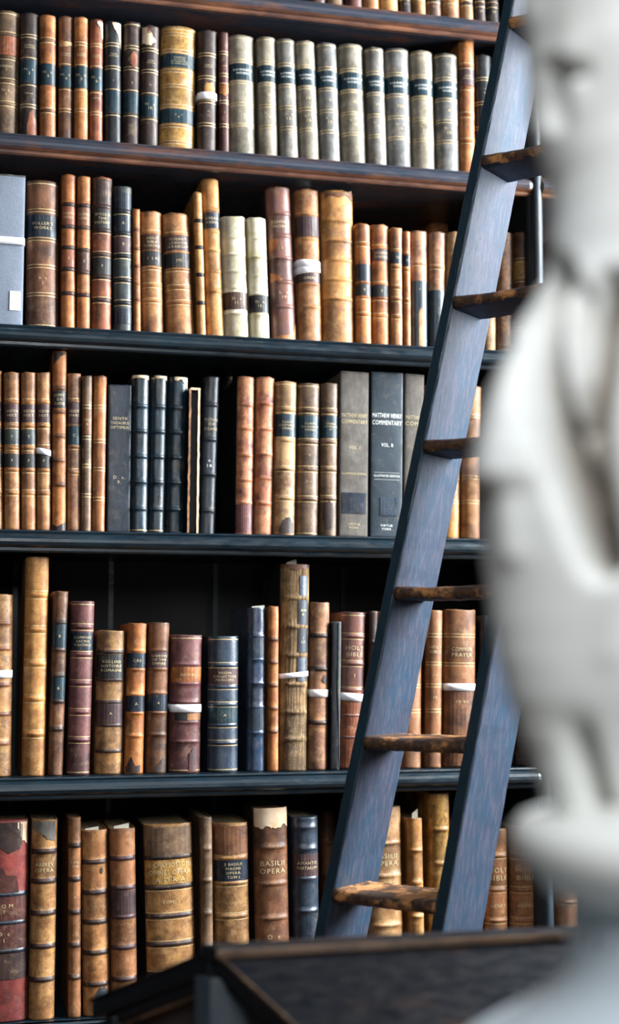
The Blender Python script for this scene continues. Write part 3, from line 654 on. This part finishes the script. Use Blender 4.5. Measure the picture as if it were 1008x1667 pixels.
book(5,242,324,1343,234,316,'goldleather','very wide yellow-brown volume with scorched top panel on the bottom shelf',[.175,.335,.49,.64,.8],1,bandmat='dark',cover='dark',
     tags=[(.015,.165,'taupe',[]),(.19,.32,'gilt',['S CHRYSOSTOMI','OMNES OPERA','A O R A'],{'h':.012,'w':.85}),(.4,.43,None,['TOM  1'],{'h':.008,'w':.6})])
book(5,329,349.5,1331,326,346.5,'taupe','thin dark taupe volume with lit bands left of the Basil volume on the bottom shelf',[.165,.33,.5,.675,.83],0)
book(5,354,412,1341,350,407,'goldleather','golden-tan volume with black label lettered in small gilt capitals on the bottom shelf',[.19,.325,.505,.68,.84],1,
     tags=[(.015,.17,'brown',[]),(.2,.315,'navylabel',['S BASILII','MAGNI','OPERA','TOM I'],{'h':.007,'w':.7})])
book(5,420,477.5,1316,414,471,'brown','brown volume lettered BASILII OPERA with torn white head on the bottom shelf',[.2,.385,.56,.74,.86],0,cover='dark',
     tags=[(.26,.34,None,['BASILII','OPERA'],{'h':.0125,'w':.78}),(.63,.71,None,['D  c','9'],{'h':.011,'w':.5})],
     patches=[([(-.97,.0,.09),(-.6,0,.105),(-.3,0,.09),(0,0,.1),(.4,0,.105),(.7,0,.08),(.97,0,.1)],'tornpaper','torn_patch')])
book(5,482,524,1331,477.5,522,'blue','dark blue-grey volume with brown title panel left of the ladder on the bottom shelf',[.055,.17,.33,.505,.7,.85],0,
     tags=[(.2,.32,'plumlabel',['AMANTIS','PARTARUM'],{'h':.008,'w':.75})])
book(5,528,552,1318,524,548,'brown','brown book standing back left of the ladder foot on the bottom shelf',[.2,.4],0,back=.25)
book(5,604,664.5,1315,597,657,'paletan','wide pale tan volume with broad bands behind the lowest rung on the bottom shelf',[.19,.36,.62,.8],0,tags=[(.24,.31,None,['BASILII','OPERA'],{'h':.012,'w':.7})])
book(5,670,696.5,1333,665,689.5,'honey','narrow honey to brown volume with paper slip between the ladder boards on the bottom shelf',[.18,.36,.55,.75],0,slips=[(.1,.014,.02,.02)])
book(5,704,738,1292,700,734,'gilt','tall ornate golden-brown volume beside the right ladder board on the bottom shelf',[.18,.35,.55,.75],0)
book(5,752,792,1340,750,790,'bible','brown volume hidden by the right ladder board on the bottom shelf',[.2,.4,.6,.8],2)
book(5,793,832.5,1350,792,831,'bible','Holy Bible volume, narrower left of two, right of the ladder on the bottom shelf',[.165,.375,.565,.75],1,cover='brown',
     tags=[(.22,.335,None,['HOLY','BIBLE'],{'h':.013,'w':.8}),(.46,.49,None,['HENRY'],{'h':.01,'w':.6})])
book(5,836.5,882,1350,834,880,'bible','Holy Bible volume, wider right of two, beside the upright on the bottom shelf',[.17,.38,.57,.75],1,cover='brown',
     tags=[(.22,.335,None,['HOLY','BIBLE'],{'h':.013,'w':.7}),(.46,.49,None,['HENRY'],{'h':.01,'w':.6})])
# --- next bay, seen between the upright and the bust
book(5,917,948,1395,916,947,'bible','brown volume just beyond the upright on the bottom shelf of the next bay',[.15,.35,.55,.75],1)
book(2,912,935,378,912,935,'brown','brown book just beyond the upright on the third shelf of the next bay',[.2,.5],0)
book(1,905,935,100,903,933,'vellum','cream book beyond the upright on the second shelf of the next bay',[.2,.5],1)
# ------------------------------------------------------------------ bookcase
UX = 1.318                                   # centre of the upright
bc = empty('bookcase', (.6, .2, 0)); tag(bc, 'dark painted wooden bookcase of long moulded shelves filled with old leather books', 'bookcase')
def local(b, o): b.v = [v-Vector(o.location) for v in b.v]; return b
PROF = [(.0,0),(-.003,-.001),(-.005,-.004),(-.003,-.0075),(-.007,-.0095),(-.013,-.014),(-.0165,-.020),(-.0175,-.0265),(-.015,-.033),(-.009,-.037),(-.004,-.0385),(-.004,-.0445),(-.001,-.0475),(.0,-.048)]
for i, z in enumerate(SHELF_Z):
    for (x0, x1) in ((-.017, UX-.018), (UX+.018, 2.3)):
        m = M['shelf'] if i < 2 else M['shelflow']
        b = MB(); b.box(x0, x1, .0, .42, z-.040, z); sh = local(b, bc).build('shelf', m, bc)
        b = MB(); n = 40
        xs = [x0+(x1-x0)*k/n for k in range(n+1)]
        if x1 < 2: xs += [x1+.006, x1+.011, x1+.014, x1+.016]
        rings = []
        for x in xs:
            s = 1.0 if x <= x1 or x1 > 2 else max(.25, 1-((x-x1)/.018)**2)
            rings.append([(x, y*s-.0005, z-.024+(q+.024)*(.6+.4*s)) for y, q in PROF]+[(x, .012, z-.048), (x, .012, z)] if s == 1 else [(x, y*s-.0005, z-.024+(q+.024)*(.4+.6*s)) for y, q in PROF]+[(x, .0, z-.044), (x, .0, z-.003)])
        b.sweep(rings); mo = local(b, bc).build('moulding', m, sh, smooth=False)
        mo.data.materials.append(M['shelfworn'])
        if i < 2:
            for p in mo.data.polygons:
                if p.center.z < z-.030 and p.center.z > z-.0479 and len(p.vertices) == 4 and p.normal.z < .8: p.material_index = 1
# upright with a rounded moulded front
for xc in (UX, -.036):
    pts = []
    for k in range(13):
        a = math.pi*k/12; pts.append((xc-.014*math.cos(a)+.002, -.002-.014*math.sin(a)))
    prof = [(xc-.019, .42), (xc-.019, .004), (xc-.015, .0)] + pts + [(xc+.019, .0), (xc+.019, .42)]
    b = MB(); b.sweep([[(x, y, z) for x, y in prof] for z in (.0, .7, 1.4, 2.1, 2.8, 3.6)]); local(b, bc).build('upright', M['upright'], bc)
b = MB(); b.box(-.055, 2.3, .42, .442, 0, 3.6); bp = local(b, bc).build('back_panel', M['inside'], bc)
for x in (.13, .36, .62, .95):
    b = MB(); b.box(x-.006, x+.006, .410, .421, .05, 3.5); local(b, bc).build('batten', M['shelflow'], bc)
b = MB(); b.box(-.055, 2.3, .01, .42, 0, .12); local(b, bc).build('plinth', M['shelflow'], bc)
b = MB(); b.box(-3, 4.5, -7, .6, -.03, 0); fl = b.build('floor', M['floor']); tag(fl, kind='structure')

# ------------------------------------------------------------------ ladder
U = RT*.2084 + Vector((0,0,1)); U = U - FL*.0
U.normalize()
bR = .6024; R = RT*math.cos(bR) - FL*math.sin(bR)
Nn = R.cross(U); Nn.normalize()
if Nn.dot(FL) < 0: Nn = -Nn
O = at_dist(657, 800, 2.72)
L0, L1 = .2284, -.0167; TK = .026; BW = .152
S_TOP = 1.45
s_bot = -(O.z)/U.z
lad = empty('ladder', O+U*s_bot); tag(lad, 'tall blue-black library ladder with worn wooden rungs leaning in front of the bookshelves', 'ladder')
def lloc(b): b.v = [v-lad.location for v in b.v]; return b
def stringer(off0, off1, name='stringer'):
    n = 120; th = TK
    A = [O+U*s+R*(off0+off1*s) for s in [s_bot+(S_TOP-s_bot)*i/n for i in range(n+1)]]
    def jit(i, k, a=.0009): return a*mnoise.noise(Vector((i*.9, k*7.1, off0*50)))
    b = MB(); rings = []
    for i, a in enumerate(A):
        c = [(0,.004),(.002,.001),(.004,0),(th-.004,0),(th-.0015,.0012),(th,.004),(th,BW-.003),(th-.003,BW),(.003,BW),(0,BW-.003)]
        ring = []
        for k, (t, w) in enumerate(c): ring.append(a+R*(t+jit(i,k))+Nn*(w+jit(i,k+20)))
        rings.append(ring)
    b.sweep(rings); 
    z = A[0].z
    o = lloc(b).build(name, M['ladder'], lad); 
    # shade of the narrow front edge, put in as a darker colour
    o.data.materials.append(M['ladderedge'])
    for p in o.data.polygons:
        if p.normal.dot(-Nn) > .8: p.material_index = 1
    return o
stringer(0, 0); stringer(L0, L1)
S0, SP = .0974, .2881
for i in range(-3, 8):
    s = S0+SP*(i-3)
    if O.z+U.z*s < .12 or s > S_TOP-.1: continue
    P = O+U*s; Ls = L0+L1*s
    H = Vector((0,0,1)).cross(R); H = H if H.dot(FL) > 0 else -H
    b = MB(); n = 26; rings = []
    dep = .112; hh = .026
    for k in range(n+1):
        u = TK-.002 + (Ls-TK+.004)*k/n
        wear = .004*math.sin(math.pi*k/n)
        prof = []
        for j in range(9):
            a = math.pi*(j/8); prof.append((.010-.016*math.sin(a), -hh/2+hh/2*math.cos(a)))
        prof = prof + [(dep, -hh), (dep, 0)]
        ring = []
        for j, (w, z) in enumerate(prof):
            nn = .0016*mnoise.noise(Vector((k*.6, j*1.3, i*9.7)))
            zz = z-(wear*(1 if z > -.01 else 0)*(1-w/dep) if w < .05 else 0)+nn
            ring.append(P+R*u+H*(w+nn)+Vector((0,0,zz+.004)))
        rings.append(ring)
    b.sweep(rings); o = lloc(b).build('rung', M['rung'], lad, smooth=False); o.data.materials.append(M['ladder'])
    for p in o.data.polygons:
        p.use_smooth = len(p.vertices) == 4 and p.normal.z < .9
        if p.normal.z < -.9: p.material_index = 1; p.use_smooth = False

# ------------------------------------------------------------------ sloping case in the foreground
A = at_dist(345, 1547, 1.82)
G = -RT*.666 + FL*.746; G.normalize()
E_ = Vector((1,0,0)); 
k = .40; rr = .25; Lc = 1.15
case = empty('reading_desk', (A.x+.5, A.y, 0)); tag(case, 'dark wooden double-sloped reading desk with glazed gable in the lower foreground', 'desk')
def cl(b): b.v = [v-case.location for v in b.v]; return b
def prism(name, prof, mat, x0=0.0, x1=Lc, bevel=.002):
    """prof = [(distance along G, height relative to ridge)], swept along the ridge; both ends follow the gable"""
    b = MB(); rings = []
    for x in (x0, x1): rings.append([A+G*g+Vector((0,0,z))+E_*x for g, z in prof])
    b.sweep(rings); return cl(b).build(name, mat, case, bevel=bevel)
th = .022
prism('desk_lid', [(-.008,-.004),(-rr-.02,-k*(rr+.02)-.004),(-rr-.02,-k*(rr+.02)-th-.004),(-.008,-.008-th)], M['casewood'])
prism('desk_lid', [(.008,-.004),(.008,-.008-th),(rr+.02,-k*(rr+.02)-th-.004),(rr+.02,-k*(rr+.02)-.004)], M['casewood'])
prism('ridge_rail', [(-.018,.006),(.018,.006),(.018,-.012),(-.018,-.012)], M['casewood'], -.006, Lc, .003)
prism('ridge_bead', [(-.021,.003),(-.0175,.003),(-.0175,-.007),(-.021,-.007)], M['caserail'], -.006, Lc, .001)
zb = -A.z
prism('desk_body', [(-rr+.012,-k*rr-th+.004),(0,-th-.006),(rr-.012,-k*rr-th+.004),(rr-.012,zb+.08),(-rr+.012,zb+.08)], M['casepanel'], .035, Lc-.03, .001)
prism('plinth', [(-rr-.01,zb+.085),(rr+.01,zb+.085),(rr+.01,zb),(-rr-.01,zb)], M['casewood'], .01, Lc)
# gable frame: raking mouldings, king post and corner posts
for sg in (-1, 1):
    prism('raking_moulding', [(sg*.004,-th-.004),(sg*rr,-k*rr-th-.004),(sg*rr,-k*rr-th-.020),(sg*.004,-th-.020)], M['casewood'], .008, .036, .002)
    prism('bead', [(sg*.004,-th-.020),(sg*rr,-k*rr-th-.020),(sg*rr,-k*rr-th-.025),(sg*.004,-th-.025)], M['caserail'], .014, .036, .001)
    prism('corner_post', [(sg*(rr-.03),-k*rr-th),(sg*(rr-.002),-k*rr-th-.01),(sg*(rr-.002),zb+.08),(sg*(rr-.03),zb+.08)], M['casewood'], .0, .04, .002)
prism('edge_trim', [(-.010,-.002),(-.010,-.007),(-rr-.022,-k*(rr+.01)-.009),(-rr-.022,-k*(rr+.01)-.002)], M['caseedge'], -.002, .003, .001)
prism('edge_trim', [(.010,-.002),(rr+.022,-k*(rr+.01)-.003),(rr+.022,-k*(rr+.01)-.008),(.010,-.007)], M['casewood'], -.003, .006, .001)
prism('king_post', [(-.016,-th-.01),(.016,-th-.01),(.016,zb+.08),(-.016,zb+.08)], M['casepost'], -.012, .04, .002)

# ------------------------------------------------------------------ marble bust on its pedestal
def marble(name, c1, c2, c3):
    m, t, b = nt(name); v = coords(t, rnd=False)
    f = noise_fac(t, v, 5, 6, .4, .65); col = mix(t, f, hexc(c1), hexc(c2))
    g = noise_fac(t, v, 11, 9, .55, .75, .7); col = mix(t, mul(t, g, .25), col, hexc(c3))
    at = N(t, 'ShaderNodeAttribute', attribute_name='fold_grime_shade'); col = mix(t, mul(t, at.outputs['Fac'], .75), col, hexc('6E5C44'))   # old dirt in the drapery folds, with their shade painted in as well
    t.links.new(col, b.inputs['Base Color']); b.inputs['Roughness'].default_value = .5
    return m
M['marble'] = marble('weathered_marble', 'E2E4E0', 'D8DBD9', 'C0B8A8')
M['pedestal'] = marble('pale_pedestal_stone', 'D2DEE4', 'C8D4DC', 'B4C0C6')
ZB = .95; PX = ZB/F                          # metres per photograph pixel at the bust
base = at_dist(1200, 1060, ZB); base.z = 0
def zpx(y): return 1.5 + (1060-y)*PX*1.0
def interp(tab, y):
    if y <= tab[0][0]: return tab[0][1]
    for (a, u), (b, v) in zip(tab, tab[1:]):
        if y <= b:
            s = (y-a)/(b-a); s = s*s*(3-2*s)*.5+s*.5; return u+(v-u)*s
    return tab[-1][1]
LEFT = [(-330,1070),(-318,1010),(-290,965),(-220,912),(-120,880),(-40,868),(0,868),(60,876),(130,878),(200,888),(240,899),(300,914),(350,914),(405,908),(430,900),(470,877),(510,858),(560,836),(600,818),(650,803),(700,794),(750,788),(800,786),(850,787),(900,791),(1000,802),(1060,811),(1120,825),(1180,847),(1240,869),(1290,886),(1330,905)]
CEN = [(-330,1088),(200,1088),(360,1110),(480,1170),(620,1200),(1330,1200)]
DEP = [(-330,10),(-300,110),(-200,215),(-60,245),(100,225),(220,190),(340,190),(420,200),(520,222),(700,255),(900,250),(1100,225),(1250,170),(1330,150)]
FOLDS = [([(911,440),(898,475),(893,540),(896,620),(908,690),(925,755),(948,820),(972,880),(990,910)],24,120),
 ([(1012,460),(995,520),(986,600),(975,650),(966,700),(972,770),(984,840),(990,900)],24,110),
 ([(838,560),(822,610),(808,670),(797,730),(787,790)],18,18),
 ([(955,470),(948,540),(944,620),(950,690)],16,45),
 ([(938,1190),(948,1230),(962,1280),(970,1310)],18,80),
 ([(1090,480),(1070,620),(1075,760),(1100,900),(1130,1040)],20,45),
 ([(1180,470),(1165,640),(1180,800),(1215,980)],20,40),
 ([(1300,470),(1330,620),(1340,800),(1300,960),(1260,1120)],22,50),
 ([(1450,560),(1470,700),(1460,860),(1420,1000)],22,40),
 ([(1060,1000),(1080,1100),(1100,1200)],18,25),
 ([(920,88),(914,115),(913,140),(918,165)],17,55),
 ([(918,86),(940,82),(965,86)],12,24)]
SLEEVE = [(520,0),(560,8),(600,17),(650,27),(700,35),(745,41),(783,43),(800,20),(815,2),(820,0)]
RIDGES = [([(868,520),(850,600),(838,700),(832,800),(838,900)],22,14),([(930,440),(922,540),(930,640),(950,740),(970,830)],14,20),([(1020,900),(1015,960),(1000,1060)],30,10)]
def seg(px, py, pl):
    best = 1e9
    for (x0,y0),(x1,y1) in zip(pl, pl[1:]):
        dx, dy = x1-x0, y1-y0; t = max(0, min(1, ((px-x0)*dx+(py-y0)*dy)/(dx*dx+dy*dy)))
        best = min(best, math.hypot(px-x0-t*dx, py-y0-t*dy))
    return best
def bust():
    r = empty('bust', Vector((base.x, base.y, zpx(1440)))); tag(r, 'large pale marble portrait bust with draped shoulder, blurred close on the right', 'bust')
    V = []; Fc = []; ny = 260; nx = 200; GR = []
    for i in range(ny+1):
        y = -330+1665*i/ny; cx = interp(CEN, y); a = cx-interp(LEFT, y); d = interp(DEP, y)
        for j in range(nx):
            th = 2*math.pi*j/nx; c = math.cos(th); s = math.sin(th)
            px = cx+a*c; front = d*s; disp = 0
            kk = .95/(.95-max(0, front)*PX); qx = 504+(px-504)*kk; qy = 1060+(y-1060)*kk
            if s > -.15:
                k = min(1, (s+.15)/.3)
                for pl, w, dp in FOLDS:
                    q = seg(qx, qy, pl)
                    if q < w*3: disp -= dp*math.exp(-(q/w)**2)*k
                if c < 0: disp += interp(SLEEVE, y)*max(0, min(1, (-c-.78)/.2))**1.2*k
                for pl, w, dp in RIDGES:
                    q = seg(qx, qy, pl)
                    if q < w*3: disp += dp*math.exp(-(q/w)**2)*k
            else:
                if 430 < y < 1250: disp -= 14*max(0, math.sin(th*9+y*.006))**3
            if y < 330:                           # head: hair locks, brow, nose, mouth, chin
                hair = max(0, min(1, (990-px)/60)) if s > 0 else 1
                if y < -130: hair = 1
                hair *= max(0, min(1, (y+325)/60)) * max(0, min(1, (250-y)/80))
                disp += hair*6*(mnoise.noise(Vector((c*3.2+9, s*3.2, y*.018))) )
                if s > 0:
                    def gz(x0,y0,wx,wy,dp): return dp*math.exp(-((px-x0)/wx)**2-((y-y0)/wy)**2)
                    disp += gz(1120,10,22,62,42)+gz(1120,50,30,18,18)+gz(1120,-95,95,22,14)-gz(1070,-55,26,22,22)-gz(1170,-55,26,22,22)
                    disp += gz(1120,104,34,9,12)+gz(1120,126,30,9,10)-gz(1120,115,36,4,9)+gz(1120,190,40,34,18)
            nxn = c/a if a > 1 else c; nyn = s/d if d > 1 else s; l = math.hypot(nxn, nyn) or 1
            X = px-1200+disp*nxn/l*1.0; Yf = front+disp*nyn/l
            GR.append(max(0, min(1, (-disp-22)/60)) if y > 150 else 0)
            V.append(RT*(X*PX) - FL*(Yf*PX) + Vector((0,0,zpx(y)-zpx(1440))))
    for i in range(ny):
        for j in range(nx):
            p = i*nx+j; q = i*nx+(j+1)%nx; Fc.append((p, p+nx, q+nx, q))
    Fc.append(tuple(range(nx))); Fc.append(tuple(ny*nx+j for j in range(nx))[::-1])
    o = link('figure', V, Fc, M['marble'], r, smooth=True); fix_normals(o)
    ga = o.data.attributes.new('fold_grime_shade', 'FLOAT', 'POINT'); ga.data.foreach_set('value', GR)
    def lathe(name, tab, mat, root, z0):
        V = []; Fc = []; n = 96
        for y, rad in tab:
            for j in range(n):
                a = 2*math.pi*j/n; V.append(Vector((rad*PX*math.cos(a), rad*PX*math.sin(a), zpx(y)-z0)))
        for i in range(len(tab)-1):
            for j in range(n):
                p = i*n+j; q = i*n+(j+1)%n; Fc.append((p, p+n, q+n, q))
        Fc.append(tuple(range(n))); Fc.append(tuple((len(tab)-1)*n+j for j in range(n))[::-1])
        o = link(name, V, Fc, mat, root, smooth=True); fix_normals(o)
        for p in o.data.polygons: p.use_smooth = len(p.vertices) == 4
        return o
    z0 = zpx(1440)
    lathe('socle', [(1300,250),(1318,300),(1322,335),(1328,352),(1340,363),(1360,367),(1380,364),(1398,352),(1408,335),(1414,325),(1428,322),(1436,316),(1439.5,300)], M['marble'], r, z0)
    ped = empty('pedestal', (base.x, base.y, 0)); tag(ped, 'pale blue-grey stone pedestal with flared foot carrying the marble bust', 'pedestal')
    tab = [(1440.3,250),(1442,272),(1450,276),(1500,277),(1540,279),(1558,283),(1575,291),(1590,300),(1605,313),(1620,330),(1635,352),(1650,376),(1665,402),(1680,428),(1700,460),(1720,482),(1745,492),(1760,494),(2200,494),(3000,494),(4710,494)]
    lathe('column', tab, M['pedestal'], ped, 0)
    # dark carved strokes of the inscription
    for px, w, y0, y1, sl in ((940,8,1482,1512,0),(952,5,1490,1515,4),(1000,9,1495,1530,0),(1016,6,1496,1526,-4)):
        a = math.acos(max(-1, min(1, (px-1200)/276.0)))
        n = 5; b = MB(); rings = []
        for i in range(n+1):
            y = y0+(y1-y0)*i/n
            ring = []
            for dx, off in ((-w/2,.0),(w/2,.0),(w/2,1.6),(-w/2,1.6)):
                aa = a+ (dx+sl*(i/n-.5))/276.0*1.0; rad = (277+off)*PX
                ring.append(RT*(rad*math.cos(aa)) - FL*(rad*math.sin(aa)) + Vector((0,0,zpx(y))))
            rings.append(ring)
        b.sweep(rings); b.build('inscription_stroke', L['teal'], ped)
bust()
